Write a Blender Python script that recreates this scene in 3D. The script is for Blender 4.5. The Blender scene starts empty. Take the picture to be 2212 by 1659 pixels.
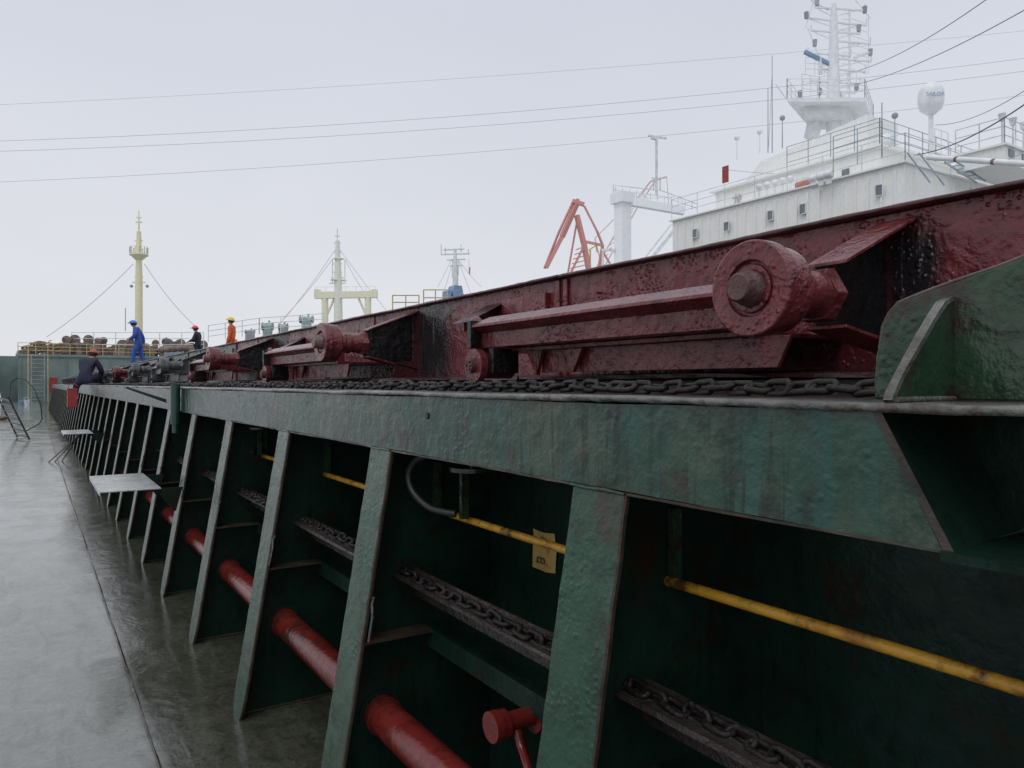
import bpy, math, random
from mathutils import Vector, Matrix
random.seed(7)
TH=math.atan(1036/1597.0); S=math.sin(TH); C=math.cos(TH); F=1597.0; H=1.75
scene=bpy.context.scene
scene.view_settings.view_transform='Standard'
scene.view_settings.look='None'
scene.view_settings.exposure=0
def W(px,py,D):  # positions come from image pixels placed at an assumed camera depth
    "image pixel coordinates and an assumed depth -> world position"
    r=(px-1106)/F
    return Vector((D*(S+r*C), D*(C-r*S), H-(py-829.5)/F*D))
# ---------------------------------------------------------------- materials
def nn(nt,t,**k):
    n=nt.nodes.new(t)
    for a,b in k.items(): setattr(n,a,b)
    return n
def ramp(nt,inp,p0,p1,c0=(0,0,0,1),c1=(1,1,1,1)):
    r=nn(nt,'ShaderNodeValToRGB'); r.color_ramp.elements[0].position=p0; r.color_ramp.elements[1].position=p1
    r.color_ramp.elements[0].color=c0; r.color_ramp.elements[1].color=c1
    nt.links.new(inp,r.inputs[0]); return r.outputs[0]
def mix(nt,fac,a,b,mode='MIX'):
    m=nn(nt,'ShaderNodeMix',data_type='RGBA',blend_type=mode)
    if isinstance(fac,(int,float)): m.inputs[0].default_value=fac
    else: nt.links.new(fac,m.inputs[0])
    for i,v in ((6,a),(7,b)):
        if isinstance(v,tuple): m.inputs[i].default_value=(v[0],v[1],v[2],1)
        else: nt.links.new(v,m.inputs[i])
    return m.outputs[2]
def math_n(nt,op,a,b=None,c=None):
    m=nn(nt,'ShaderNodeMath',operation=op)
    for i,v in enumerate((a,b,c)):
        if v is None: continue
        if isinstance(v,(int,float)): m.inputs[i].default_value=v
        else: nt.links.new(v,m.inputs[i])
    return m.outputs[0]
def noise(nt,vec,scale,detail=4,rough=.55,dist=0,sc=None,loc=None):
    if sc or loc:
        mp=nn(nt,'ShaderNodeMapping')
        if sc: mp.inputs['Scale'].default_value=sc
        if loc: mp.inputs['Location'].default_value=loc
        nt.links.new(vec,mp.inputs[0]); vec=mp.outputs[0]
    n=nn(nt,'ShaderNodeTexNoise'); n.inputs['Scale'].default_value=scale; n.inputs['Detail'].default_value=detail
    n.inputs['Roughness'].default_value=rough; n.inputs['Distortion'].default_value=dist
    nt.links.new(vec,n.inputs['Vector']); return n.outputs[0]
def new_mat(name):
    m=bpy.data.materials.new(name); m.use_nodes=True; nt=m.node_tree
    b=nt.nodes['Principled BSDF']; return m,nt,b
def paint(name,base,light,dark,rust=(.07,.03,.015),rust_amt=.35,rough=(.22,.5),lump=.5,lump_scale=22,streak=0.,stain=None,fine=.3,spec=.5,run=None,dist=.008,blister=0.):
    m,nt,b=new_mat(name)
    g=nn(nt,'ShaderNodeNewGeometry'); P=g.outputs['Position']
    n1=noise(nt,P,2.3,5,.6); n2=noise(nt,P,11,6,.65,loc=(3,7,1)); n3=noise(nt,P,5.5,8,.7,loc=(9,2,4))
    c=mix(nt,ramp(nt,n1,.42,.62),base,light)
    c=mix(nt,ramp(nt,n2,.50,.72),c,dark)
    if streak>0:
        area=ramp(nt,noise(nt,P,3.2,4,.6,.4,sc=(1,1,.5),loc=(8,3,3)),.38,.60)
        s2=noise(nt,P,1,6,.65,.7,sc=(12,12,1.3),loc=(4,4,4))
        c=mix(nt,math_n(nt,'MULTIPLY',ramp(nt,s2,.50,.64),streak*.75),c,run or light)
        s=noise(nt,P,1,7,.7,.6,sc=(38,38,2.6))
        c=mix(nt,math_n(nt,'MULTIPLY',math_n(nt,'MULTIPLY',ramp(nt,s,.52,.585),area),streak),c,dark)
    rf=ramp(nt,n3,.62-.12*rust_amt,.70-.1*rust_amt)
    c=mix(nt,math_n(nt,'MULTIPLY',rf,min(1,rust_amt*1.6)),c,rust)
    rr=math_n(nt,'MULTIPLY_ADD',ramp(nt,n2,.3,.7),rough[1]-rough[0],rough[0])
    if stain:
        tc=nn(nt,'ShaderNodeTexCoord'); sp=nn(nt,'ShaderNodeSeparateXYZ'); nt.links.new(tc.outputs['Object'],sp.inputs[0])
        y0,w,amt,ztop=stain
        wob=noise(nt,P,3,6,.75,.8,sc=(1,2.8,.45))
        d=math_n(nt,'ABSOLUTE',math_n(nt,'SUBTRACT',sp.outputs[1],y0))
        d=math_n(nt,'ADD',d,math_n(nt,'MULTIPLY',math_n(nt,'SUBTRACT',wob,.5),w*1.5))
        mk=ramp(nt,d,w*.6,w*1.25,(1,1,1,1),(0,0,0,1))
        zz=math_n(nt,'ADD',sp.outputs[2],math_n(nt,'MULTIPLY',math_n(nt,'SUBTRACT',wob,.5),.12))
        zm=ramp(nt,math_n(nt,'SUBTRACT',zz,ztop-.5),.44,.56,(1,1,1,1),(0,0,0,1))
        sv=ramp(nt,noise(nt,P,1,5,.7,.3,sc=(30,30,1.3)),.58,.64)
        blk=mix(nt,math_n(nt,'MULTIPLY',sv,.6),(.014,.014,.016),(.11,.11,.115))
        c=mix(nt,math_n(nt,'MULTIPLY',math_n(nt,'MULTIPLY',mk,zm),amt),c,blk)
    nt.links.new(c,b.inputs['Base Color']); nt.links.new(rr,b.inputs['Roughness'])
    b.inputs['Specular IOR Level'].default_value=spec
    l1=noise(nt,P,lump_scale,2,.45,.4); l2=noise(nt,P,lump_scale*5,3,.55,loc=(5,5,5)); l3=noise(nt,P,5,1,.4,.8,loc=(1,8,5))
    hh=math_n(nt,'ADD',math_n(nt,'ADD',l1,math_n(nt,'MULTIPLY',l2,fine)),l3)
    if blister>0:
        vo=nn(nt,'ShaderNodeTexVoronoi',feature='SMOOTH_F1'); vo.inputs['Scale'].default_value=55; nt.links.new(P,vo.inputs['Vector'])
        bl=ramp(nt,vo.outputs['Distance'],.12,.42,(1,1,1,1),(0,0,0,1))
        area=ramp(nt,noise(nt,P,4,4,.6,.5,loc=(2,2,9)),.50,.60)
        hh=math_n(nt,'ADD',hh,math_n(nt,'MULTIPLY',math_n(nt,'MULTIPLY',bl,area),blister))
    bp=nn(nt,'ShaderNodeBump'); bp.inputs['Strength'].default_value=min(1,lump); bp.inputs['Distance'].default_value=dist
    nt.links.new(hh,bp.inputs['Height']); nt.links.new(bp.outputs[0],b.inputs['Normal'])
    return m
def plain(name,col,rough=.55,var=.25,scale=3,metal=0):
    m,nt,b=new_mat(name); g=nn(nt,'ShaderNodeNewGeometry')
    n=noise(nt,g.outputs['Position'],scale,6,.6)
    dk=tuple(x*(1-var) for x in col); lt=tuple(min(1,x*(1+var*.5)) for x in col)
    nt.links.new(mix(nt,ramp(nt,n,.35,.65),dk,lt),b.inputs['Base Color'])
    b.inputs['Roughness'].default_value=rough; b.inputs['Metallic'].default_value=metal
    return m
M={}
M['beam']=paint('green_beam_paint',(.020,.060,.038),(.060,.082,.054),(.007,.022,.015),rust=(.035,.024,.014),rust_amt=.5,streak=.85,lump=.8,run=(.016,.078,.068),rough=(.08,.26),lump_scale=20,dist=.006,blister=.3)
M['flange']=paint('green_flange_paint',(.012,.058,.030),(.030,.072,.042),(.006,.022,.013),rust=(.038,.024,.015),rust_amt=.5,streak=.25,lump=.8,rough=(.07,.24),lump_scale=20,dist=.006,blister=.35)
M['web']=paint('shade_darkened_green_paint',(.0055,.020,.0140),(.009,.030,.021),(.003,.009,.007),rust_amt=.55,rust=(.022,.012,.006),streak=.5,lump=.5,rough=(.25,.55),spec=.25,dist=.006)  # coaming green darkened in the colour to stand for shade in the bays
M['edge']=paint('worn_ledge_paint',(.09,.10,.085),(.21,.21,.19),(.03,.03,.026),rust=(.06,.035,.025),rust_amt=.8,lump=.9,lump_scale=34,rough=(.12,.35),dist=.010)
M['stopper']=paint('green_stopper_paint',(.013,.048,.022),(.032,.062,.034),(.009,.016,.011),rust=(.030,.015,.012),rust_amt=.9,lump=1,lump_scale=18,streak=.4,rough=(.1,.3),dist=.008,blister=.3)
M['track']=paint('wet_rusty_track',(.022,.014,.013),(.036,.017,.017),(.009,.007,.007),rust_amt=.5,lump=.6,rough=(.15,.4))
R1,R2,R3=(.130,.019,.023),(.165,.033,.036),(.062,.011,.014)
KW=dict(rust=(.03,.011,.011),rust_amt=.4,lump=1,lump_scale=17,rough=(.09,.28),fine=.25,dist=.012,blister=.5)
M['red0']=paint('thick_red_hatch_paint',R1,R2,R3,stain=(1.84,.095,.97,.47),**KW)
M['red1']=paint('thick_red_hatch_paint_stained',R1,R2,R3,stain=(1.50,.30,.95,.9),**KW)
M['red']=paint('red_fitting_paint',(.135,.021,.025),(.180,.038,.040),(.060,.011,.013),rust=(.03,.014,.013),rust_amt=.45,lump=.9,lump_scale=24,rough=(.09,.28),dist=.010,blister=.4)
M['dred']=paint('greasy_dark_red',(.05,.011,.013),(.08,.018,.019),(.012,.008,.008),rust=(.01,.01,.01),rust_amt=.5,lump=.8,lump_scale=20,rough=(.12,.4))
M['gry']=paint('grey_primer_fitting',(.07,.08,.085),(.13,.14,.14),(.02,.024,.028),rust=(.10,.025,.025),rust_amt=.5,lump=.6)
M['black']=paint('black_grease_and_shade',(.006,.006,.007),(.012,.012,.014),(.004,.004,.004),rust=(.04,.011,.011),rust_amt=.25,lump=1,lump_scale=18,rough=(.15,.45),dist=.010)  # grease, with the shadow of the bracket pocket painted into the black
M['bolt']=paint('worn_axle_metal',(.085,.035,.034),(.15,.09,.085),(.05,.016,.016),rust_amt=.5,lump=.8,lump_scale=40,rough=(.2,.4))
M['chain']=paint('rusty_wet_chain',(.008,.007,.0065),(.018,.015,.013),(.004,.004,.004),rust=(.02,.011,.008),rust_amt=.5,lump=.6,lump_scale=60,rough=(.35,.6),spec=.3)
M['tray']=paint('rusty_wet_tray',(.034,.027,.025),(.065,.052,.048),(.012,.010,.009),rust=(.04,.022,.014),rust_amt=.5,lump=.9,lump_scale=40,rough=(.12,.35))
M['redpipe']=paint('red_pipe_paint',(.125,.013,.011),(.165,.022,.018),(.055,.009,.008),rust=(.035,.015,.010),rust_amt=.6,lump=.5,lump_scale=30,rough=(.07,.22),dist=.005)
M['yellow']=paint('rusty_yellow_pipe_paint',(.50,.25,.02),(.58,.32,.035),(.24,.10,.02),rust=(.09,.035,.012),rust_amt=.95,lump=.5,lump_scale=30,rough=(.25,.5))
M['hose']=plain('dark_rubber_hose',(.022,.024,.020),.4)
M['plate']=paint('wet_steel_platform',(.36,.38,.38),(.5,.52,.52),(.2,.2,.19),rust_amt=.3,lump=.3,rough=(.12,.3))
M['brown']=paint('brown_rusty_edge',(.040,.028,.020),(.065,.05,.038),(.015,.015,.013),rust_amt=.5,lump=.6)
M['redbox']=plain('red_box_paint',(.33,.035,.03),.4)
M['blackm']=plain('black_metal',(.02,.022,.022),.4)
M['paper']=paint('old_yellow_paper',(.50,.33,.08),(.55,.40,.14),(.28,.15,.04),rust=(.12,.05,.015),rust_amt=.9,lump=.1,rough=(.5,.7))
M['ink']=plain('dark_ink',(.03,.03,.03),.7)
M['fadedink']=plain('faded_letter_paint',(.36,.38,.40),.7)
M['white']=paint('white_ship_paint',(.86,.87,.85),(.90,.91,.90),(.80,.81,.79),rust=(.62,.50,.36),rust_amt=.26,lump=.1,streak=.6,run=(.80,.75,.64),rough=(.4,.6))  # white raised paler to stand for haze over the moored ship
M['white2']=plain('white_mast_paint',(.80,.82,.84),.5,.10)
M['whitehz']=plain('haze_paled_white_paint',(.84,.85,.88),.7,.05)  # distance haze put into this white
M['glass']=plain('dark_window_glass',(.18,.21,.23),.15)
M['frame']=plain('window_frame_paint',(.80,.81,.80),.5)
M['rail']=plain('blue_grey_railing_paint',(.38,.46,.52),.5)
M['wrail']=plain('pale_railing_paint',(.7,.73,.75),.5)
M['yrail']=plain('yellow_railing_paint',(.62,.53,.25),.5)
M['mastyel']=plain('haze_paled_yellow_mast_paint',(.80,.75,.50),.6,.08)  # mast and gantry colours painted paler in place of distance haze
M['mastpale']=plain('haze_paled_cream_mast_paint',(.78,.78,.70),.6,.06)
M['gantry']=plain('haze_paled_gantry_paint',(.82,.79,.60),.6,.06)
M['crane']=plain('haze_paled_orange_red_paint',(.62,.29,.26),.6,.12)  # crane reds lightened towards the sky, haze put into the colour
M['cranefar']=plain('haze_paled_far_red_paint',(.72,.56,.57),.7,.1)
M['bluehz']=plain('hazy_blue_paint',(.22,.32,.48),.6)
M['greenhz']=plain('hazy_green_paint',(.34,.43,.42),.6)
M['fgreen']=plain('green_socket_paint',(.018,.06,.042),.3,.3,6)
M['fcgreen']=plain('haze_paled_forecastle_green',(.20,.265,.25),.55,.25,.5)  # forecastle green lightened to imitate haze at the far end
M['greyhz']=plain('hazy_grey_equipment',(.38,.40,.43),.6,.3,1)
M['rope']=plain('brown_rope',(.24,.17,.12),.85,.5,6)
M['drum']=plain('rust_brown_drum',(.24,.18,.155),.7,.5,1.5)
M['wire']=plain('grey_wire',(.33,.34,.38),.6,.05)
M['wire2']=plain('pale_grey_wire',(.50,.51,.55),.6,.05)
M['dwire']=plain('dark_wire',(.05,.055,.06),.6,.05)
M['skin']=plain('skin',(.35,.20,.14),.6,.1)
M['hair']=plain('black_hair',(.015,.013,.012),.6)
M['cl_blue']=plain('blue_coverall_cloth',(.04,.11,.42),.8,.35,9)
M['cl_navy']=plain('navy_work_cloth',(.018,.025,.052),.8,.3,9)
M['cl_dark']=plain('dark_jacket_cloth',(.025,.028,.035),.8,.3,9)
M['cl_orange']=plain('orange_work_jacket_cloth',(.70,.15,.04),.8,.25,9)
M['h_blue']=plain('blue_helmet_plastic',(.05,.2,.6),.3,.05)
M['h_red']=plain('red_helmet_plastic',(.7,.05,.04),.3,.05)
M['h_yel']=plain('yellow_helmet_plastic',(.8,.55,.03),.3,.05)
M['h_or']=plain('worn_orange_helmet_plastic',(.38,.10,.045),.4,.2,9)
M['shoe']=plain('black_shoe',(.02,.02,.02),.5)
# ---------------------------------------------------------------- mesh builder
class B:
    def __init__(s): s.v=[];s.f=[];s.m=[];s.sm=[]
    def add(s,vs,fs,m=0,sm=False):
        o=len(s.v); s.v+=[tuple(v) for v in vs]
        for f in fs: s.f.append(tuple(i+o for i in f)); s.m.append(m); s.sm.append(sm)
    def box(s,x0,x1,y0,y1,z0,z1,m=0):
        s.add([(x0,y0,z0),(x1,y0,z0),(x1,y1,z0),(x0,y1,z0),(x0,y0,z1),(x1,y0,z1),(x1,y1,z1),(x0,y1,z1)],
          [(3,2,1,0),(4,5,6,7),(0,1,5,4),(1,2,6,5),(2,3,7,6),(3,0,4,7)],m)
    def prism(s,poly,axis,a0,a1,m=0):
        n=len(poly)
        def mk(p,a):
            if axis=='y': return (p[0],a,p[1])
            if axis=='x': return (a,p[0],p[1])
            return (p[0],p[1],a)
        vs=[mk(p,a0) for p in poly]+[mk(p,a1) for p in poly]
        fs=[tuple(range(n))[::-1],tuple(range(n,2*n))]+[(i,(i+1)%n,n+(i+1)%n,n+i) for i in range(n)]
        s.add(vs,fs,m)
    def tube(s,pts,r,seg=8,m=0,closed=False,sm=True,up=None):
        pts=[Vector(p) for p in pts]; n=len(pts); rs=r if isinstance(r,(list,tuple)) else [r]*n
        vs=[];prev=None
        for i,p in enumerate(pts):
            if closed: t=pts[(i+1)%n]-pts[i-1]
            else: t=pts[min(i+1,n-1)]-pts[max(i-1,0)]
            if t.length<1e-9: t=Vector((0,0,1))
            t.normalize()
            if prev is None:
                a=Vector((0,0,1)) if abs(t.z)<.9 else Vector((1,0,0))
                if up is not None: a=Vector(up)
                u=t.cross(a).normalized()
            else:
                u=(prev-t*prev.dot(t)); 
                u=u.normalized() if u.length>1e-6 else t.orthogonal().normalized()
            prev=u; w=t.cross(u)
            ph=math.pi/seg if seg==4 else 0
            for k in range(seg):
                a=2*math.pi*k/seg+ph
                vs.append(p+(u*math.cos(a)+w*math.sin(a))*rs[i])
        fs=[]
        for i in range(n if closed else n-1):
            j=(i+1)%n
            for k in range(seg):
                l=(k+1)%seg; fs.append((i*seg+k,i*seg+l,j*seg+l,j*seg+k))
        s.add(vs,fs,m,sm)
        if not closed:
            s.add(vs[:seg],[tuple(range(seg))[::-1]],m); s.add(vs[-seg:],[tuple(range(seg))],m)
    def cyl(s,p0,p1,r0,r1=None,seg=20,m=0,sm=True): s.tube([p0,p1],[r0,r0 if r1 is None else r1],seg,m,sm=sm)
    def bar(s,p0,p1,w,m=0): s.tube([p0,p1],w*.707,4,m,sm=False)
    def loft(s,prof,ys,j=0.,m=0,sm=False,jm=None):
        n=len(prof); vs=[]
        ph=[random.random()*6 for _ in prof]
        for y in ys:
            for i,(x,z) in enumerate(prof):
                a=j if (jm is None or jm[i]) else 0
                vs.append((x+random.uniform(-a,a)*.6+a*.8*math.sin(y*3.1+ph[i]),y,z+random.uniform(-a,a)*.6+a*.8*math.sin(y*4.7+ph[i])))
        fs=[]
        for k in range(len(ys)-1):
            for i in range(n):
                l=(i+1)%n; fs.append((k*n+i,k*n+l,(k+1)*n+l,(k+1)*n+i))
        fs.append(tuple(range(n))[::-1]); o=(len(ys)-1)*n; fs.append(tuple(range(o,o+n)))
        s.add(vs,fs,m,sm)
    def ball(s,c,r,m=0,u=16,v=10,sc=(1,1,1),v0=0,v1=1):
        vs=[];fs=[]
        for i in range(v+1):
            a=math.pi*(v0+(v1-v0)*i/v)
            for k in range(u):
                b=2*math.pi*k/u
                vs.append((c[0]+r*sc[0]*math.sin(a)*math.cos(b),c[1]+r*sc[1]*math.sin(a)*math.sin(b),c[2]+r*sc[2]*math.cos(a)))
        for i in range(v):
            for k in range(u):
                l=(k+1)%u; fs.append((i*u+k,(i+1)*u+k,(i+1)*u+l,i*u+l))
        s.add(vs,fs,m,True)
    def obj(s,name,mats,parent=None,loc=None,bevel=0,label=None,cat=None,group=None,kind=None):
        me=bpy.data.meshes.new(name)
        off=Vector(loc) if loc is not None else Vector((0,0,0))
        me.from_pydata([tuple(Vector(v)-off) for v in s.v],[],s.f); me.update()
        for x in (mats if isinstance(mats,list) else [mats]): me.materials.append(M[x] if isinstance(x,str) else x)
        for p,mi,sm in zip(me.polygons,s.m,s.sm): p.material_index=mi; p.use_smooth=sm
        import bmesh
        bm=bmesh.new(); bm.from_mesh(me); bmesh.ops.recalc_face_normals(bm,faces=bm.faces); bm.to_mesh(me); bm.free()
        o=bpy.data.objects.new(name,me); scene.collection.objects.link(o); o.location=off
        if bevel:
            bv=o.modifiers.new('bevel','BEVEL'); bv.width=bevel; bv.segments=2; bv.limit_method='ANGLE'; bv.angle_limit=math.radians(40)
        meta(o,label,cat,group,kind)
        if parent: par(o,parent)
        return o
def meta(o,label=None,cat=None,group=None,kind=None):
    if label:o['label']=label
    if cat:o['category']=cat
    if group:o['group']=group
    if kind:o['kind']=kind
def par(o,p):
    o.parent=p; o.matrix_parent_inverse=Matrix.Translation(-Vector(p.location))
def empty(name,loc,label,cat,group=None):
    e=bpy.data.objects.new(name,None); e.location=loc; scene.collection.objects.link(e); meta(e,label,cat,group); e.empty_display_size=.2
    return e
def frange(a,b,st):
    out=[];x=a
    while x<b-1e-6: out.append(x); x+=st
    out.append(b); return out
def text(name,body,size,mat,loc,xdir,updir,parent,ext=.002):
    cu=bpy.data.curves.new(name,'FONT'); cu.body=body; cu.size=size; cu.extrude=ext; cu.align_x='CENTER'; cu.align_y='CENTER'
    t=bpy.data.objects.new(name,cu); scene.collection.objects.link(t)
    dg=bpy.context.evaluated_depsgraph_get(); me=bpy.data.meshes.new_from_object(t.evaluated_get(dg))
    bpy.data.objects.remove(t)
    me.materials.clear(); me.materials.append(M[mat])
    x=Vector(xdir).normalized(); z=Vector(updir).normalized(); n=x.cross(z)
    me.transform(Matrix((x,z,n)).transposed().to_4x4())
    o=bpy.data.objects.new(name,me); o.location=loc; scene.collection.objects.link(o)
    if parent: par(o,parent)
    return o
# ---------------------------------------------------------------- camera, light, world
cam=bpy.data.cameras.new('camera'); co=bpy.data.objects.new('camera',cam); scene.collection.objects.link(co); scene.camera=co
cam.sensor_width=36; cam.lens=F/2212*36; cam.clip_start=.05; cam.clip_end=6000
co.location=(0,0,H); co.rotation_euler=(math.radians(90),0,-TH)
sun=bpy.data.lights.new('sun','SUN'); sun.energy=.8; sun.angle=math.radians(35); sun.color=(1,.98,.95)
so=bpy.data.objects.new('sun',sun); scene.collection.objects.link(so); so.rotation_euler=(math.radians(35),0,math.radians(-60))
w=bpy.data.worlds.new('World'); scene.world=w; w.use_nodes=True; nt=w.node_tree; nt.nodes.clear()
out=nn(nt,'ShaderNodeOutputWorld'); bg=nn(nt,'ShaderNodeBackground'); bg2=nn(nt,'ShaderNodeBackground'); ad=nn(nt,'ShaderNodeAddShader')
sky=nn(nt,'ShaderNodeTexSky'); sky.sky_type='NISHITA'; sky.sun_disc=False; sky.sun_elevation=math.radians(55); sky.sun_rotation=math.radians(-60)
nt.links.new(sky.outputs[0],bg2.inputs[0]); bg2.inputs[1].default_value=.003
tc=nn(nt,'ShaderNodeTexCoord'); sp=nn(nt,'ShaderNodeSeparateXYZ'); nt.links.new(tc.outputs['Generated'],sp.inputs[0])
g=nn(nt,'ShaderNodeValToRGB'); cr=g.color_ramp
cr.elements[0].position=0; cr.elements[0].color=(.755,.765,.795,1)
cr.elements[1].position=1; cr.elements[1].color=(.80,.82,.88,1)
e=cr.elements.new(.12); e.color=(.735,.75,.79,1)
e=cr.elements.new(.45); e.color=(.64,.665,.745,1)
nt.links.new(sp.outputs[2],g.inputs[0])
nz=noise(nt,tc.outputs['Generated'],2.2,5,.5,.3,sc=(1,1,2.5))
cl=mix(nt,1,g.outputs[0],ramp(nt,nz,.2,.8,(.95,.955,.965,1),(1.03,1.03,1.03,1)),'MULTIPLY')
nt.links.new(cl,bg.inputs[0]); bg.inputs[1].default_value=1
nt.links.new(bg.outputs[0],ad.inputs[0]); nt.links.new(bg2.outputs[0],ad.inputs[1]); nt.links.new(ad.outputs[0],out.inputs[0])
# ---------------------------------------------------------------- water + deck
m,nt,b=new_mat('hazy_water'); b.inputs['Base Color'].default_value=(.35,.37,.38,1); b.inputs['Roughness'].default_value=.35
gg=nn(nt,'ShaderNodeNewGeometry'); bp=nn(nt,'ShaderNodeBump'); bp.inputs['Strength'].default_value=.3
nt.links.new(noise(nt,gg.outputs['Position'],.6,4),bp.inputs['Height']); nt.links.new(bp.outputs[0],b.inputs['Normal'])
x=B(); x.add([(-2500,-2500,-6),(2500,-2500,-6),(2500,2500,-6),(-2500,2500,-6)],[(0,1,2,3)]); x.obj('water',m,kind='structure')
m,nt,b=new_mat('wet_deck'); gg=nn(nt,'ShaderNodeNewGeometry'); P=gg.outputs['Position']
sp=nn(nt,'ShaderNodeSeparateXYZ'); nt.links.new(P,sp.inputs[0])
n1=noise(nt,P,1.6,7,.6,.4); n2=noise(nt,P,9,9,.75,.6,loc=(4,4,4)); n3=noise(nt,P,1,7,.65,.8,sc=(6,1.6,1),loc=(7,1,1)); n4=noise(nt,P,45,5,.7,.2,loc=(1,1,6))
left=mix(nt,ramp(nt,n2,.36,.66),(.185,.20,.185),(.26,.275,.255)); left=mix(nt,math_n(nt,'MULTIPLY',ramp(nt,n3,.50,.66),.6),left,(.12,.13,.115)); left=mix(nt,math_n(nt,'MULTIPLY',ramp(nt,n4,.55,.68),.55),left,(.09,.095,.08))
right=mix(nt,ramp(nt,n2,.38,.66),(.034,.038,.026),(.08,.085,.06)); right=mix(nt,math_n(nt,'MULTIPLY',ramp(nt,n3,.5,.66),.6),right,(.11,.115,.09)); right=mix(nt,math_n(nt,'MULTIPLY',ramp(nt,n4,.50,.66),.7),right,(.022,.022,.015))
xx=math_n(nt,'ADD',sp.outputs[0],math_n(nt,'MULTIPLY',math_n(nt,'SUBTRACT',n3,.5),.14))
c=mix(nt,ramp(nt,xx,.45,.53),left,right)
rfc=ramp(nt,noise(nt,P,9,8,.7,1,loc=(2,9,3)),.64,.70); c=mix(nt,math_n(nt,'MULTIPLY',rfc,.5),c,(.07,.05,.03))
nt.links.new(c,b.inputs['Base Color'])
nt.links.new(math_n(nt,'MULTIPLY_ADD',ramp(nt,n1,.42,.60),.16,.04),b.inputs['Roughness'])
bp=nn(nt,'ShaderNodeBump'); bp.inputs['Strength'].default_value=.6; bp.inputs['Distance'].default_value=.006
hh=math_n(nt,'ADD',noise(nt,P,4.5,4,.5,1.8,sc=(1,.6,1)),math_n(nt,'MULTIPLY',noise(nt,P,26,5,.65,.5),.36))
nt.links.new(hh,bp.inputs['Height']); nt.links.new(bp.outputs[0],b.inputs['Normal'])
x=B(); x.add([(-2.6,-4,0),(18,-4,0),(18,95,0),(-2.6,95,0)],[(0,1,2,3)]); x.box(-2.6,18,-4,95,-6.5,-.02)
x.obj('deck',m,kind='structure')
x=B(); x.loft([(.478,.003),(.486,.0075),(.494,.003)],frange(-1,80,.12),.0025); x.obj('deck_weld_seam','brown',kind='structure')
# ---------------------------------------------------------------- coaming
coam=empty('hatch_coaming',(1.4,0,0),'long green steel hatch coaming with sloped stays on wet deck','hatch coaming')
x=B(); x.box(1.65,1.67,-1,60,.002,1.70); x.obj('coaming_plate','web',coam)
x=B()
ys=frange(.69,14,.07)+frange(14.4,60,.5)
x.loft([(1.15,1.5),(1.15,1.704),(1.17,1.704),(1.17,1.5)],ys,.0016,sm=False)
for i in range(4):
    v_=x.v[i]
    if v_[2]<1.6: x.v[i]=(v_[0],.58,v_[2])
for i in range(4,8):
    v_=x.v[i]
    if v_[2]<1.6: x.v[i]=(v_[0],.68,v_[2])
x.loft([(1.148,1.494),(1.148,1.5),(1.185,1.5),(1.185,1.494)],frange(.58,14,.06)+[60],.0015,1)
x.obj('coaming_beam',['beam','brown'],coam)
x=B()
x.loft([(1.14,1.706),(1.134,1.714),(1.14,1.721),(1.3,1.721),(1.3,1.706)],frange(.2,9,.03)+frange(9.1,25,.1)+frange(25.5,60,.5),.0030,jm=[1,1,1,0,0],sm=True)
x.obj('coaming_ledge','edge',coam)
x=B(); x.box(1.3,2.32,-.5,60,1.704,1.7215); x.box(1.54,1.56,.86,60,1.7215,1.745); x.box(2.2,2.6,-.5,60,1.7215,1.764); x.obj('wheel_track','track',coam)
x=B()
x.add([(1.15,.69,1.704),(1.15,.578,1.5),(1.42,.60,1.5),(1.42,.712,1.704)],[(0,1,2,3)])
x.add([(1.15,.678,1.704),(1.15,.566,1.5),(1.42,.588,1.5),(1.42,.70,1.704)],[(3,2,1,0)])
x.add([(1.149,.692,1.704),(1.149,.676,1.704),(1.149,.564,1.5),(1.149,.58,1.5)],[(0,1,2,3)],1)
x.box(1.42,1.44,-.2,.72,1.49,1.704); x.loft([(1.142,1.485),(1.142,1.5),(1.42,1.5),(1.42,1.485)],frange(-.2,.58,.05),.002)
x.obj('bracket_pocket',['web','brown'],coam)
x=B()
x.box(1.34,1.65,-.5,60,.762,.776); x.loft([(1.33,.70),(1.33,.776),(1.342,.776),(1.342,.70)],frange(-.5,20,.2)+[60],.001)
x.obj('longitudinal_stiffener','web',coam)
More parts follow.
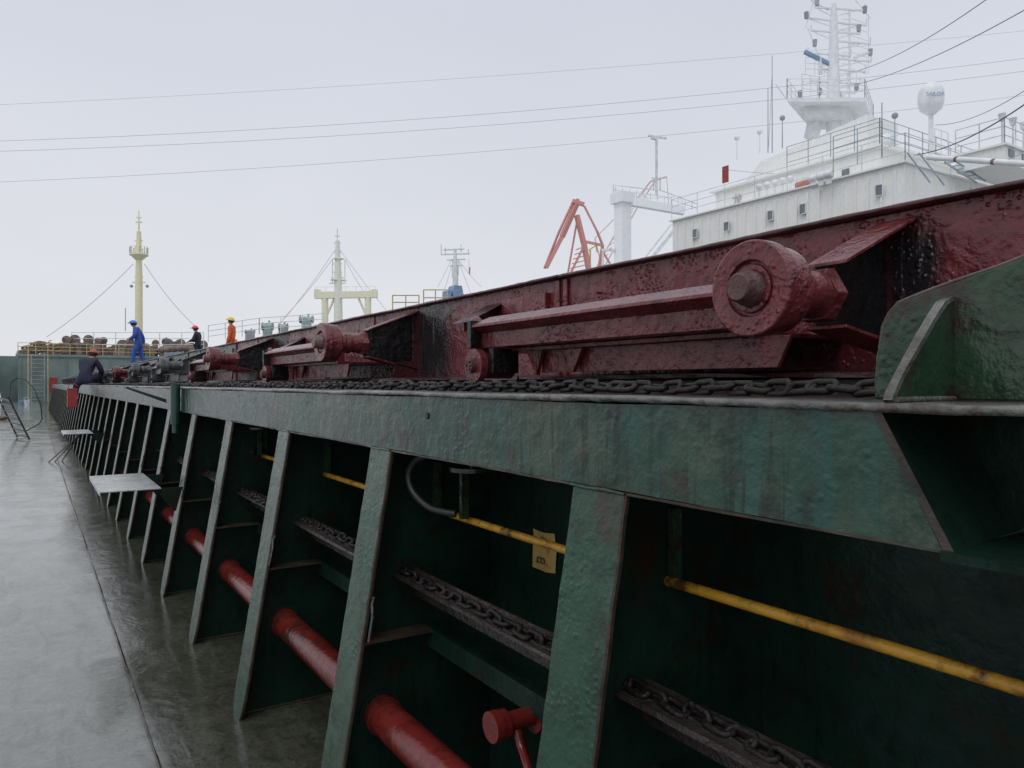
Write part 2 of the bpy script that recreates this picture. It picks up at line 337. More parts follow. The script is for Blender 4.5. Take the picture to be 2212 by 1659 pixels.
def stay_mesh():
    x=B(); rr=random.Random(3)
    n=30; vs=[]
    for i in range(n+1):
        t=i/n; X=.90+.25*t; z=1.4935*t+.001; hw=.1 if t>.06 else .07+.5*t
        hw1=hw+rr.uniform(-.002,.002); hw2=hw+rr.uniform(-.002,.002); b_=rr.uniform(-.0008,.0008)
        vs+=[(X+b_,-hw1+.004,z),(X+b_,hw2-.004,z),(X+.005,hw2,z),(X+.015,hw2,z),(X+.015,-hw1,z),(X+.005,-hw1,z)]
    fs=[];ms=[]
    for i in range(n):
        for k in range(6):
            l=(k+1)%6; x_=(i*6+k,i*6+l,(i+1)*6+l,(i+1)*6+k); fs.append(x_); ms.append(4 if k in(2,4,1,5) else 0)
    o=len(x.f)
    x.add(vs,fs+[(0,1,2,3,4,5)[::-1],tuple(range(6*n,6*n+6))],0)
    for q,mi in enumerate(ms): x.m[o+q]=mi
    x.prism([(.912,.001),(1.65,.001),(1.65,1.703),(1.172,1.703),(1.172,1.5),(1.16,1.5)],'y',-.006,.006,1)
    x.tube([(.916,.0,.006),(1.2,0,.006),(1.64,0,.006)],.009,6,2)
    x.prism([(1.046,-.095),(1.33,-.10),(1.33,-.008),(1.046,-.008)],'z',.768,.777,2)
    x.prism([(1.046,.095),(1.33,.04),(1.33,.008),(1.046,.008)],'z',.768,.777,1)
    x.box(1.372,1.405,-.03,-.012,1.245,1.43,3)
    x.tube([(1.146,-.016,.46),(1.146,.016,.46)],.09,20,1); x.tube([(1.245,-.01,1.01),(1.245,.01,1.01)],.048,14,1)
    x.tube([(1.147,-.10,1.495),(1.146,-.03,1.497),(1.147,.04,1.494),(1.147,.10,1.496)],[.004,.006,.0045,.005],6,0)
    return x
sx=stay_mesh()
first=None; N=44
for i in range(N):
    yc=1.39+1.335*i
    if first is None:
        first=sx.obj('coaming_stay',['flange','web','brown','stopper','brown'],None); first.location=(0,yc,0); o=first
    else:
        o=first.copy(); scene.collection.objects.link(o); o.location=(0,yc,0)
    par(o,coam)
stp=empty('hatch_stopper',(1.36,.6,1.72),'chipped green steel stopper bracket welded on coaming ledge','bracket')
x=B()
pl=[(.814,1.722),(.812,1.80),(.80,1.86),(.772,1.901),(.72,1.915),(.558,1.957),(.2,2.03),(.2,1.722)]
x.prism(pl,'x',1.36,1.375); x.obj('stopper_plate','stopper',stp,bevel=.003)
x=B()
edge=[(.812,1.74),(.81,1.79),(.80,1.86),(.788,1.882),(.772,1.901),(.745,1.908),(.72,1.915),(.66,1.932),(.6,1.945),(.558,1.957),(.45,1.98),(.2,2.03)]
x.tube([(1.367+random.uniform(-.002,.002),a,c_+.001) for a,c_ in edge],[random.uniform(.004,.006) for _ in edge],6); 
gus=[(1.165,1.722),(1.172,1.735),(1.195,1.762),(1.25,1.818),(1.30,1.866),(1.33,1.892),(1.359,1.902),(1.359,1.722)]
x.obj('worn_plate_edge','brown',stp)
x=B(); x.prism(gus,'y',.668,.680); x.obj('stopper_gusset',['stopper'],stp)
x=B()
ge=gus[:7]; vs=[]
for a,c_ in ge:
    w1=random.uniform(.006,.009)
    vs+=[(a-.003,.674-w1,c_+.002),(a-.003,.674+w1,c_+.002),(a+.004,.674+w1,c_-.004),(a+.004,.674-w1,c_-.004)]
fs=[]
for i in range(len(ge)-1):
    for k in range(4): fs.append((i*4+k,i*4+(k+1)%4,(i+1)*4+(k+1)%4,(i+1)*4+k))
x.add(vs,fs); x.tube([(1.352,.664,1.724),(1.28,.664,1.724),(1.17,.664,1.724)],.006,6); x.obj('gusset_edge','edge',stp)
# ---------------------------------------------------------------- chains, pipes
def link(x,c,u,L,R,r,n=12,seg=6,m=0,tilt=0):
    pts=[]; u=Vector(u).normalized(); yv=Vector((0,1,0))*math.cos(tilt)+Vector((0,0,1))*math.sin(tilt)
    for k in range(n):
        a=2*math.pi*k/n; cy=math.cos(a)*R+(L if math.cos(a)>0 else -L); pts.append(Vector(c)+yv*cy+u*(math.sin(a)*R))
    x.tube(pts,r,seg,m,closed=True,up=(u.cross(yv)))
def chain(name,X,z,y0,y1,pitch,L,R,r,label):
    x=B(); y=y0;k=0
    while y<y1:
        a=(.25 if k%2 else 1.2)+random.uniform(-.5,.5)
        fine=y<9
        link(x,(X+random.uniform(-.006,.006)+.012*math.sin(y*2.3),y+random.uniform(-.002,.002),z+random.uniform(-.003,.003)),(math.cos(a),0,math.sin(a)),L,R,r,12 if fine else 8,6 if fine else 4,tilt=random.uniform(-.14,.14))
        y+=pitch;k+=1
    return x.obj(name,'chain',label=label,cat='chain')
chain('cover_pulling_chain',1.43,1.742,.87,45,.055,.018,.0155,.008,'rusty wet chain lying along top of green coaming')
chain('tray_chain',1.235,1.010,.2,22,.060,.020,.0165,.008,'rusty chain stowed on tray through coaming stays')
x=B(); x.loft([(1.195,1.0),(1.195,.988),(1.30,.988),(1.30,1.008),(1.294,1.008),(1.292,.996)],frange(.1,14,.06)+[22],.0018); x.loft([(1.292,.90),(1.292,.989),(1.30,.989),(1.30,.90)],[.1,22],0)
x.obj('chain_tray','tray',label='wet rusty steel tray running through coaming stays',cat='tray')
x=B(); x.tube([(1.38+.002*math.sin(y*3),y,1.24+.003*math.sin(y*2)) for y in frange(-.3,40,.15)],.0135,12); x.obj('yellow_pipe','yellow',label='rusty yellow painted thin pipe under coaming ledge',cat='pipe')
x=B(); x.tube([(1.146,y,.46) for y in frange(-.3,40,1)],.068,28)
for i in range(6):
    yc=1.39+1.335*i; x.cyl((1.146,yc-.055,.46),(1.146,yc-.02,.46),.074,seg=28)
x.obj('red_pipe','redpipe',label='glossy red painted large pipe passing through green stays',cat='pipe')
v=empty('pipe_valve',(1.25,1.95,.69),'red painted capped pipe branch with small bent pipe','valve')
x=B(); x.cyl((1.22,1.95,.69),(1.36,1.95,.69),.03,seg=20); x.cyl((1.185,1.95,.69),(1.215,1.95,.69),.047,seg=28); x.cyl((1.218,1.95,.69),(1.24,1.95,.69),.044,seg=28); x.cyl((1.34,1.95,.69),(1.355,1.95,.69),.055,seg=24); x.obj('valve_cap','redpipe',v,bevel=.003)
x=B(); x.tube([(1.27,1.93,.67),(1.27,1.91,.63),(1.265,1.88,.61),(1.24,1.82,.60),(1.22,1.78,.57),(1.21,1.765,.52),(1.20,1.76,.3)],.014,10); x.obj('bent_pipe','redpipe',v)
for i,ya in enumerate([2.47,5.42]):
    pts=[(1.29,ya-.06,1.495),(1.26,ya+.03,1.485),(1.24,ya+.12,1.455),(1.23,ya+.165,1.40),(1.235,ya+.14,1.335),(1.26,ya+.06,1.285),(1.29,ya-.01,1.272),(1.32,ya-.05,1.268)]
    P2=[]
    for k in range(len(pts)-1):
        p0=Vector(pts[max(k-1,0)]);p1=Vector(pts[k]);p2=Vector(pts[k+1]);p3=Vector(pts[min(k+2,len(pts)-1)])
        for q in range(4):
            t=q/4; P2.append(.5*((2*p1)+(p2-p0)*t+(2*p0-5*p1+4*p2-p3)*t*t+(3*p1-p0-3*p2+p3)*t**3))
    P2.append(Vector(pts[-1]))
    x=B(); x.tube(P2,.0145,10); x.obj('bent_hose','hose',label='dark curved hose hanging under coaming beam',cat='hose',group='hoses under the beam')
    yb2=ya-.14
    x=B(); x.tube([(1.34,yb2,1.435),(1.34,yb2,1.45)],.085,20); x.box(1.33,1.36,yb2+.06,yb2+.08,1.25,1.436); x.box(1.33,1.35,yb2-.02,yb2,1.45,1.703)
    x.obj('round_bracket','stopper',label='dark round plate bracket beneath coaming beam',cat='bracket',group='round brackets under the beam')
for i in range(1,7):
    yc=1.39+1.335*i-.11; zz=.88; XX=.90+.25*zz/1.5
    x=B(); x.tube([(XX+.03,yc+.01,zz+.06),(XX+.02,yc-.03,zz+.075),(XX+.0,yc-.06,zz+.06),(XX-.005,yc-.075,zz+.02),(XX-.03,yc-.1,zz-.06)],.0055,6)
    x.obj('rope_hook','tray',label='small bent rod hook on stay flange',cat='hook',group='rod hooks on stays')
pp=empty('paper_sign',(1.648,2.31,1.11),'stained yellow paper label with star and letters','sign')
x=B(); x.prism([(2.235,1.04),(2.30,1.032),(2.385,1.035),(2.382,1.12),(2.372,1.13),(2.38,1.185),(2.31,1.18),(2.24,1.188),(2.228,1.12)],'x',1.6425,1.6445); x.obj('paper_sheet','paper',pp)
x=B()
for k in range(11):
    a=math.pi*(k/10); p=(1.6415,2.31+.012*math.cos(a),1.125+.012*math.sin(a)); q=(1.6415,2.31+.05*math.cos(a),1.125+.04*math.sin(a)); x.tube([p,q],.0010,4)
x.obj('printed_star','brown',pp)
text('printed_letters','.CO.',.035,'ink',(1.641,2.325,1.07),(0,-1,0),(0,0,1),pp)
for (yy,w_) in ((6.6,1.2),(14.6,1.2)):
    st=empty('step_platform',(.65,yy,.9),'wet light grey fold-out steel step platform on stays','step','step platforms on coaming')
    x=B(); x.box(.44,.88,yy,yy+w_,.895,.905); x.box(.44,.447,yy,yy+w_,.87,.895); x.obj('step_plate','plate',st,bevel=.002)
    for qq in (.06,w_-.1):
        x=B(); x.prism([(.84,.894),(1.05,.894),(1.0,.70),(.98,.70)],'y',yy+qq,yy+qq+.01); x.obj('step_bracket','web',st)
sk=empty('stanchion_socket',(1.12,7.4,1.5),'green pipe socket with dark diagonal plate on coaming','socket')
x=B(); x.cyl((1.105,7.4,1.38),(1.105,7.4,1.745),.042,seg=16); x.cyl((1.105,7.4,1.30),(1.105,7.4,1.38),.028,seg=16); x.obj('socket_pipe','fgreen',sk)
x=B(); x.prism([(.74,1.71),(.76,1.722),(1.10,1.60),(1.10,1.565)],'y',7.9,7.93); x.obj('diagonal_plate','blackm',sk)
x=B(); x.cyl((1.1495,2.31,1.64),(1.144,2.31,1.64),.012,seg=16); x.obj('drain_hole','blackm',coam)
# ---------------------------------------------------------------- hatch covers
PER=3.65; Y00=-.59
def cover(k):
    base=Y00+PER*k; red=k<3 or k in (5,7)
    side='red0' if k==0 else ('red1' if red else 'gry'); fit='red' if red else 'gry'
    e=empty('hatch_cover',(2.3,base,1.76),
        'thickly painted red steel hatch cover panel with side wheel' if red else 'grey primed steel hatch cover panel with side wheel','hatch cover','hatch cover panels')
    L=(0,base,1.76); st=.06 if k<3 else .4
    fine=k<4
    def fo(x,name,mats,bevel=0): return x.obj(name,mats,e,loc=L,bevel=bevel)
    x=B()
    x.loft([(2.3,1.765),(2.3,2.295),(12.5,2.295),(12.5,1.765)],frange(base+.008,base+PER-.008,.3),0)
    x.box(2.285,2.3,base+PER-.05,base+PER-.015,1.8,2.29); x.box(2.285,2.3,base+.015,base+.05,1.8,2.29)
    x.box(2.27,2.3,base+.12,base+.55,2.13,2.235)
    for q in range(5): x.cyl((2.27,base+PER-.3,1.95+.06*q),(2.3,base+PER-.3,1.95+.06*q),.008,seg=6)
    x.box(2.292,2.3,base+2.5,base+2.53,1.98,2.29); 
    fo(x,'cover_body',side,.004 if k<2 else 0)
    x=B(); x.loft([(2.266,2.295),(2.262,2.303),(2.268,2.311),(2.5,2.311),(2.5,2.296)],frange(base+.006,base+PER-.006,st),.0022,jm=[1,1,1,0,0],sm=True); fo(x,'top_lip','dred' if red else side)
    x=B(); x.loft([(2.02,1.772),(2.02,1.786),(2.3,1.80),(2.3,1.767)],frange(base+.01,base+PER-.01,st*2),.003,jm=[1,1,0,0]); fo(x,'lower_flange','dred' if red else 'gry')
    wy=base+1.91-(.12 if k==1 else 0); wz=2.007 if k==0 else 2.03
    x=B(); sg=56 if k<2 else 20
    prof=[(1.628,.046),(1.620,.050),(1.620,.064),(1.630,.066),(1.630,.074),(1.616,.077),(1.614,.126),(1.618,.1305),(1.655,.131),(1.660,.127),(1.662,.122),(1.725,.120),(1.735,.112),(1.738,.06)]
    vs=[];n=len(prof)
    rj=random.Random(k)
    for a in range(sg):
        an=2*math.pi*a/sg; jj=1+rj.uniform(-.003,.003)
        for (px,r) in prof: vs.append((px,wy+math.cos(an)*r*jj,wz+math.sin(an)*r*jj))
    fs=[(a*n+i,a*n+i+1,((a+1)%sg)*n+i+1,((a+1)%sg)*n+i) for a in range(sg) for i in range(n-1)]
    x.add(vs,fs,0,False); fo(x,'cover_wheel',fit,.002 if fine else 0)
    x=B(); x.tube([(1.568,wy,wz),(1.574,wy,wz),(1.60,wy,wz),(1.602,wy,wz),(1.635,wy,wz)],[.034,.040,.041,.048,.050],22); fo(x,'axle_end','bolt' if k<2 else fit)
    x=B(); x.tube([(1.73,wy,wz),(1.775,wy,wz),(1.78,wy,wz),(1.82,wy,wz),(1.825,wy,wz),(1.89,wy,wz)],[.060,.060,.070,.070,.062,.070],24 if fine else 12)
    x.tube([(1.89,wy,wz),(1.93,wy,wz)],[.082,.088],6,sm=False); fo(x,'axle_housing',fit,.004 if fine else 0)
    yb=wy-.085; yd=.13
    x=B(); zt,zb=wz+.085,wz-.088
    def slab(p,q,t,under):
        x.add([(p[0],yb,p[1]),(q[0],yb,q[1]),(q[0],yb+yd,q[1]),(p[0],yb+yd,p[1]),(p[0],yb,p[1]+t),(q[0],yb,q[1]+t),(q[0],yb+yd,q[1]+t),(p[0],yb+yd,p[1]+t)],[(0,1,2,3),(4,5,6,7),(0,1,5,4),(1,2,6,5),(2,3,7,6),(0,3,7,4)])
        n_=len(x.f); x.m[n_-6]=under[0]; x.m[n_-5]=under[1]
    slab((1.925,zt),(2.3,2.262),.010,(1,0)); slab((1.925,zb-.010),(2.3,1.845),.010,(0,1))
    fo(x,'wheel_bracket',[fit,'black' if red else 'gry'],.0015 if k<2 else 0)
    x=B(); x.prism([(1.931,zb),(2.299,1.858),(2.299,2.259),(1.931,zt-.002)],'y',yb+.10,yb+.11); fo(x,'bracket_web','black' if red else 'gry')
    x=B(); x.prism([(2.10,1.80),(2.3,1.79),(2.3,1.92),(2.13,1.90)],'y',yb+.0,yb+.012); fo(x,'lower_gusset','dred' if red else 'gry')
    a0,a1=base+2.10,base+3.56
    x=B(); arm=[(1.90,2.068),(1.80,2.064),(1.705,2.024),(1.702,2.012),(1.755,1.985),(1.758,1.918),(1.90,1.914)]
    x.loft(arm,frange(a0,a1,.1 if fine else .5),.0009); fo(x,'lifting_arm',fit,.0015 if k<2 else 0)
    x=B(); x.box(1.84,2.3,a0-.02,a1-.1,1.898,1.913)
    x.prism([(base+1.98,1.897),(base+2.03,1.80),(a1-.3,1.80),(a1-.3,1.897)],'x',1.89,1.905)
    fo(x,'arm_support',fit,.0015 if k<2 else 0)
    x=B(); x.prism([(a1-.62,1.895),(a1-.50,1.895),(a1-.56,1.80)],'x',1.86,1.878); fo(x,'support_rib',fit)
    x=B(); x.prism([(a1-.34,1.895),(a1-.22,1.895),(a1-.30,1.79)],'x',1.86,1.878); fo(x,'support_rib',fit)
    x=B(); x.cyl((1.70,a1-.02,1.835),(1.735,a1-.02,1.835),.078,seg=28); x.cyl((1.735,a1-.02,1.835),(1.9,a1-.02,1.835),.06,seg=20); fo(x,'small_roller',fit,.004 if fine else 0)
    x=B(); x.cyl((1.675,a1-.02,1.835),(1.702,a1-.02,1.835),.034,seg=12)
    for q in range(6):
        an=q*math.pi/3; x.cyl((1.668,a1-.02+.019*math.cos(an),1.835+.019*math.sin(an)),(1.68,a1-.02+.019*math.cos(an),1.835+.019*math.sin(an)),.007,seg=6)
    fo(x,'roller_hub','bolt')
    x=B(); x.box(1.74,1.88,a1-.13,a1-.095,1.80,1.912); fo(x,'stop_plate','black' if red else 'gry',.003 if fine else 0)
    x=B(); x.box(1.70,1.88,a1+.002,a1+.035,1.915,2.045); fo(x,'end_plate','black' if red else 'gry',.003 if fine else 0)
    x=B(); pts=[(1.78,a1+.09+.05*math.cos(t*math.pi/7),2.0+.06*math.sin(t*math.pi/7)) for t in range(14)]; x.tube(pts,.016,8,closed=True); x.box(1.79,2.3,a1+.07,a1+.085,1.9,2.05)
    fo(x,'lug_ring',fit)
    x=B(); x.prism([(2.06,2.10),(2.3,2.22),(2.3,2.05),(2.06,2.05)],'y',base+.62,base+.635); x.add([(2.05,base+.55,2.10),(2.3,base+.55,2.225),(2.3,base+.75,2.225),(2.05,base+.75,2.10)],[(0,1,2,3)]); fo(x,'side_gusset','dred' if red else 'gry')
for k in range(16): cover(k)
# ---------------------------------------------------------------- people
def person(loc,face,pose,cloth,helmet,label,trouser=None,gr=.014):
    loc=Vector(loc); d=Vector(face).normalized(); ang=math.atan2(-d.x,d.y); R=Matrix.Rotation(ang,4,'Z')
    J=dict(pel=(0,0,.95),abd=(0,.01,1.12),che=(0,.02,1.32),nek=(0,.02,1.47),chin=(0,.04,1.54),hd=(0,.045,1.62),top=(0,.03,1.70),nose=(0,.135,1.60),
      shL=(-.18,.01,1.41),elL=(-.24,-.02,1.13),wrL=(-.23,.08,.88),shR=(.18,.01,1.41),elR=(.24,-.02,1.13),wrR=(.23,.08,.88),
      hiL=(-.10,0,.90),knL=(-.11,.03,.50),anL=(-.11,-.02,.09),toL=(-.12,.15,.04),hiR=(.10,0,.90),knR=(.11,.03,.50),anR=(.11,-.02,.09),toR=(.12,.15,.04))
    J.update(pose); J={k:Vector(v) for k,v in J.items()}
    rad=dict(pel=.12,abd=.115,che=.13,nek=.052,chin=.062,hd=.085,top=.06,nose=.018,shL=.06,shR=.06,elL=.042,elR=.042,wrL=.028,wrR=.028,hiL=.085,hiR=.085,knL=.055,knR=.055,anL=.038,anR=.038,toL=.035,toR=.035)
    E=[('pel','abd'),('abd','che'),('che','nek'),('nek','chin'),('chin','hd'),('hd','top'),('hd','nose'),('che','shL'),('shL','elL'),('elL','wrL'),('che','shR'),('shR','elR'),('elR','wrR'),
       ('pel','hiL'),('hiL','knL'),('knL','anL'),('anL','toL'),('pel','hiR'),('hiR','knR'),('knR','anR'),('anR','toR')]
    def skin(name,edges,JJ,RR,mats,grow):
        keys=[]; 
        for a,b_ in edges:
            for q in (a,b_):
                if q not in keys: keys.append(q)
        me=bpy.data.meshes.new(name); me.from_pydata([R@JJ[q] for q in keys],[(keys.index(a),keys.index(b_)) for a,b_ in edges],[])
        o=bpy.data.objects.new(name,me); scene.collection.objects.link(o)
        md=o.modifiers.new('skin','SKIN'); md.use_smooth_shade=True
        sv=me.skin_vertices[0].data
        for i,q in enumerate(keys):
            r=RR[q]+grow; sv[i].radius=(r,r*(.8 if q in('abd','che','pel') else 1)); sv[i].use_root=(i==0)
        sb=o.modifiers.new('sub','SUBSURF'); sb.levels=2; sb.render_levels=2
        dg=bpy.context.evaluated_depsgraph_get(); me2=bpy.data.meshes.new_from_object(o.evaluated_get(dg)); bpy.data.objects.remove(o)
        me2.name=name
        me2.materials.clear(); me2.materials.append(M[mats])
        for p in me2.polygons: p.use_smooth=True; p.material_index=0
        o=bpy.data.objects.new(name,me2); scene.collection.objects.link(o); o.location=loc
        return o
    JJ=dict(J); RR=dict(rad); EE=list(E)
    for q in ('pel','abd','che','hiL','hiR','shL','shR','knL','knR'): RR[q]*=.8
    for s_ in 'LR':
        wr=J['wr'+s_]; dd=(wr-J['el'+s_]).normalized(); side=dd.cross(Vector((0,1,0)) if abs(dd.y)<.8 else Vector((0,0,1))).normalized()
        nrm=dd.cross(side)
        JJ['pm'+s_]=wr+dd*.06; RR['pm'+s_]=.030; EE.append(('wr'+s_,'pm'+s_))
        for q,(off,ln) in enumerate(((-.03,.075),(-.01,.085),(.012,.08),(.032,.062))):
            a='f%d%s'%(q,s_); JJ[a]=wr+dd*.10+side*off; RR[a]=.010; EE.append(('pm'+s_,a))
            b_=a+'m'; JJ[b_]=wr+dd*(.10+ln*.5)+side*off+nrm*.012; RR[b_]=.009; EE.append((a,b_))
            c_=a+'t'; JJ[c_]=wr+dd*(.10+ln*.85)+side*off*1.1+nrm*.035; RR[c_]=.008; EE.append((b_,c_))
        JJ['t1'+s_]=wr+dd*.05-side*.045+nrm*.01; RR['t1'+s_]=.012; EE.append(('pm'+s_,'t1'+s_)); JJ['t2'+s_]=wr+dd*.085-side*.06+nrm*.025; RR['t2'+s_]=.009; EE.append(('t1'+s_,'t2'+s_))
    body=skin('person',EE,JJ,RR,'skin',0)
    meta(body,label,'person')
    ups=[e_ for e_ in E if not any(q in e_ for q in ('chin','hd','top','nose','toL','toR','knL','knR','anL','anR'))]
    ups=[e_ for e_ in ups if e_!=('che','nek')]+[('che','nk2')]
    J2=dict(J); J2['nk2']=J['che']*.35+J['nek']*.65; R2=dict(rad); R2['nk2']=.06
    if trouser is None:
        low=[e_ for e_ in E if e_[1] in('knL','anL','knR','anR')]
        c1=skin('coverall',ups+low,J2,R2,cloth,gr); par(c1,body)
    else:
        c1=skin('jacket',ups,J2,R2,cloth,.018); par(c1,body)
        low=[e_ for e_ in E if e_[1] in('hiL','hiR','knL','anL','knR','anR')]
        c2=skin('trousers',low,J2,R2,trouser,.013); par(c2,body)
    for s_ in 'LR':
        x=B(); a=R@J['an'+s_]+loc; t=R@J['to'+s_]+loc; f=(t-a); f.z*=.3; x.tube([a-f*.25,a+f*.2+Vector((0,0,-.02)),a+f*.8+Vector((0,0,-.035)),t+f*.1],[.045,.05,.045,.025],10)
        x.obj('shoe','shoe',body,loc=loc)
    hd=R@J['hd']+loc; tp=R@J['top']+loc; upv=(tp-hd).normalized(); fw=(R@(J['nose']-J['hd'])); fw=(fw-upv*fw.dot(upv)).normalized()
    x=B(); x.ball((0,0,0),.112,0,20,8,(1,1.15,.95),0,.5); x.tube([(0.0+.125*math.cos(t*math.pi/10),.03*max(0,math.sin(t*math.pi/10))+.14*math.sin(t*math.pi/10),0) for t in range(20)],.012,6,closed=True)
    sd=fw.cross(upv); mt=Matrix((sd,fw,upv)).transposed().to_4x4()
    x.v=[tuple(hd+upv*.03+(mt@Vector(v))) for v in x.v]; x.obj('safety_helmet',helmet,body,loc=loc)
    x=B(); x.ball((0,-.012,-.0),.096,0,14,8,(1,1,1.0),.25,.72); 
    x.v=[tuple(hd-fw*.02+upv*.015+(mt@Vector(v))) for v in x.v]; x.obj('hair','hair',body,loc=loc)
    for sgn in(-1,1):
        x=B(); q=hd+fw*.082+sd*.032*sgn+upv*.0; x.ball(q,.011,0,8,6); x.obj('eye','hair',body,loc=loc)
    return body
Rt=Vector((C,-S,0))
p=W(300,800,26.4)
person((p.x,p.y,2.312),(-C*.9-.3,S*.9-.2,0),dict(che=(0,.08,1.30),abd=(0,.03,1.12),nek=(0,.13,1.45),chin=(0,.17,1.51),hd=(0,.19,1.58),top=(0,.19,1.66),nose=(0,.275,1.55),
  shL=(-.17,.08,1.39),shR=(.18,.06,1.39),elL=(-.25,.10,1.13),wrL=(-.2,.28,1.00),elR=(.25,-.08,1.14),wrR=(.25,-.12,.90),
  knL=(-.11,.16,.51),anL=(-.11,.17,.10),toL=(-.11,.34,.05),knR=(.11,-.04,.50),anR=(.11,-.22,.12),toR=(.12,-.06,.05)),'cl_blue','h_blue','person in blue coverall and blue helmet walking on hatch cover',None,.032)
p=W(428,800,29)
person((p.x,p.y,2.312),(-C,S,0),dict(nek=(0,.06,1.46),hd=(0,.12,1.60),chin=(0,.1,1.53),top=(0,.12,1.68),nose=(0,.2,1.57),elL=(-.24,.10,1.16),wrL=(-.12,.30,1.10),elR=(.24,.10,1.16),wrR=(.12,.30,1.12)),'cl_dark','h_red','person in dark jacket and red helmet standing on hatch','cl_navy')
p=W(501,800,25.6)
person((p.x,p.y,2.312),(-C,S,0),dict(elL=(-.2,.0,1.13),elR=(.2,.0,1.13)),'cl_orange','h_yel','person in orange work jacket and yellow helmet standing','cl_orange')
p=W(180,815,18.0)
person((p.x+.05,p.y,.93),(.55,.75,0),dict(pel=(0,0,.95),abd=(0,.03,1.12),che=(0,.12,1.31),nek=(0,.21,1.44),chin=(0,.27,1.48),hd=(0,.30,1.55),top=(0,.32,1.63),nose=(0,.38,1.51),shL=(-.18,.13,1.39),shR=(.18,.13,1.39),
  elL=(-.25,.22,1.15),wrL=(-.12,.40,1.03),elR=(.25,.24,1.15),wrR=(.12,.42,1.03),hiL=(-.11,-.02,.93),hiR=(.11,.02,.93),knL=(-.32,.12,.78),anL=(-.33,.06,.42),toL=(-.38,.20,.37),knR=(.14,.34,1.04),anR=(.14,.38,.88),toR=(.14,.52,.85)),'cl_navy','h_or','person in dark navy workwear and worn orange helmet sitting bent over on coaming',None,.024)
x=B(); p=W(156,853,17.0); x.box(p.x-.10,p.x+.10,p.y-.1,p.y+.12,1.22,1.62); x.box(p.x-.11,p.x+.11,p.y-.11,p.y+.13,1.62,1.65); x.tube([(p.x-.08,p.y,1.65),(p.x-.06,p.y,1.75),(p.x+.06,p.y,1.75),(p.x+.12,p.y,1.69)],.01,6)
x.obj('red_fire_box','redbox',label='red steel box hanging from coaming edge',cat='box',bevel=.01)
# ---------------------------------------------------------------- ladder on deck
lad=empty('boarding_ladder',W(55,948,22.9),'black metal ladder with curved handrail leaning over deck','ladder')
a0=W(64,950,22.9);a1=W(18,858,22.6);b0=W(38,938,24.0);b1=W(-8,850,23.7)
a0.z=b0.z=.02
x=B()
x.bar(a0,a1,.05); x.obj('ladder_stringer','blackm',lad); x=B(); x.bar(b0,b1,.05); x.obj('ladder_stringer','blackm',lad)
for q in range(7):
    t=(q+.5)/7.2; x=B(); u=a0.lerp(a1,t);v_=b0.lerp(b1,t); x.bar(u,v_,.045); x.obj('ladder_rung','blackm',lad)
x=B(); x.tube([a0.lerp(a1,.2),W(85,915,22.9),W(91,905,22.9),W(88,875,22.9),W(74,840,22.9),W(55,820,22.9),W(38,816,22.9),W(24,826,22.9),a1],.017,8); x.obj('curved_handrail','blackm',lad)
x=B(); p=W(5,908,36); x.ball((p.x,p.y,.12),.25,0,10,6,(1,1,.5)); x.ball((p.x-.3,p.y+.2,.1),.2,0,10,6,(1,1.3,.5)); x.obj('rope_heap','rope',label='brown heap of rope on wet deck',cat='rope')
for (px,py) in((45,853),(58,856)):
    p=W(px,py,60); x=B(); x.cyl((p.x,p.y,.0),(p.x,p.y,.45),.16,.2,seg=16); x.tube([(p.x-.19,p.y,.44),(p.x-.12,p.y,.66),(p.x+.12,p.y,.66),(p.x+.19,p.y,.44)],.012,5); x.obj('paint_bucket','bluehz' if px==45 else 'wrail',label='small bucket standing on wet deck',cat='bucket',group='buckets on deck')
x=B(); p=W(118,931,16.6)
for dx in(-.12,0,.14): x.tube([(p.x+dx,p.y+dx*.5,.0),(.93,p.y,.62)],.012,6)
x.obj('small_tripod','blackm',label='thin dark tripod standing beside coaming',cat='tripod')
x=B(); x.tube([(-.62+q*.05,8.6+.02*math.sin(q),.012) for q in range(7)],.01,6); x.obj('wire_scrap','blackm',label='short dark wire scrap on wet deck',cat='scrap')
# ---------------------------------------------------------------- railings
def railing(x,pts,h,n,r,rails=(1,.66,.33),m=0):
    for a,b_ in zip(pts[:-1],pts[1:]):
        a=Vector(a);b_=Vector(b_); k=max(1,int(round((b_-a).length/n)))
        for i in range(k+1):
            q=a.lerp(b_,i/k); x.tube([q,q+Vector((0,0,h))],r,5,m)
        for t in rails: x.tube([a+Vector((0,0,h*t)),b_+Vector((0,0,h*t))],r*.8,5,m)
# ---------------------------------------------------------------- forecastle
fc=empty('forecastle',(6,88,0),'haze-paled green raised forecastle with ladder and yellow railings','ship structure')
x=B(); x.box(-1.2,17,88,96,.0,4.6); x.prism([(-2.6,0),(-1.2,0),(-1.2,4.6),(-3.4,4.6)],'y',91,96); x.box(-1.4,17,87.85,88,4.5,4.75)
for q in range(5): x.box(-1.0+q*3.9,-.92+q*3.9,87.9,88,0.1,4.5)
x.obj('forecastle_bulkhead','fcgreen',fc)
x=B()
n=20
for i in range(n):
    t0=i/n;t1=(i+1)/n; y0=62+29*t0;y1=62+29*t1; h0=1.1+3.4*t0**2.2;h1=1.1+3.4*t1**2.2
    x.add([(-2.5-.9*t0,y0,0),(-2.5-.9*t1,y1,0),(-2.5-.9*t1-.2,y1,h1),(-2.5-.9*t0-.2,y0,h0)],[(0,1,2,3)])
x.obj('bulwark','fcgreen',fc)
x=B(); railing(x,[(-1.2,88,4.75),(16.5,88,4.75)],1.1,1.5,.035); x.obj('yellow_railing','yrail',fc)
x=B()
for q in range(12): x.bar((-.1,87.5-.0,.4*q+.2),(1.0,87.5,.4*q+.2),.05)
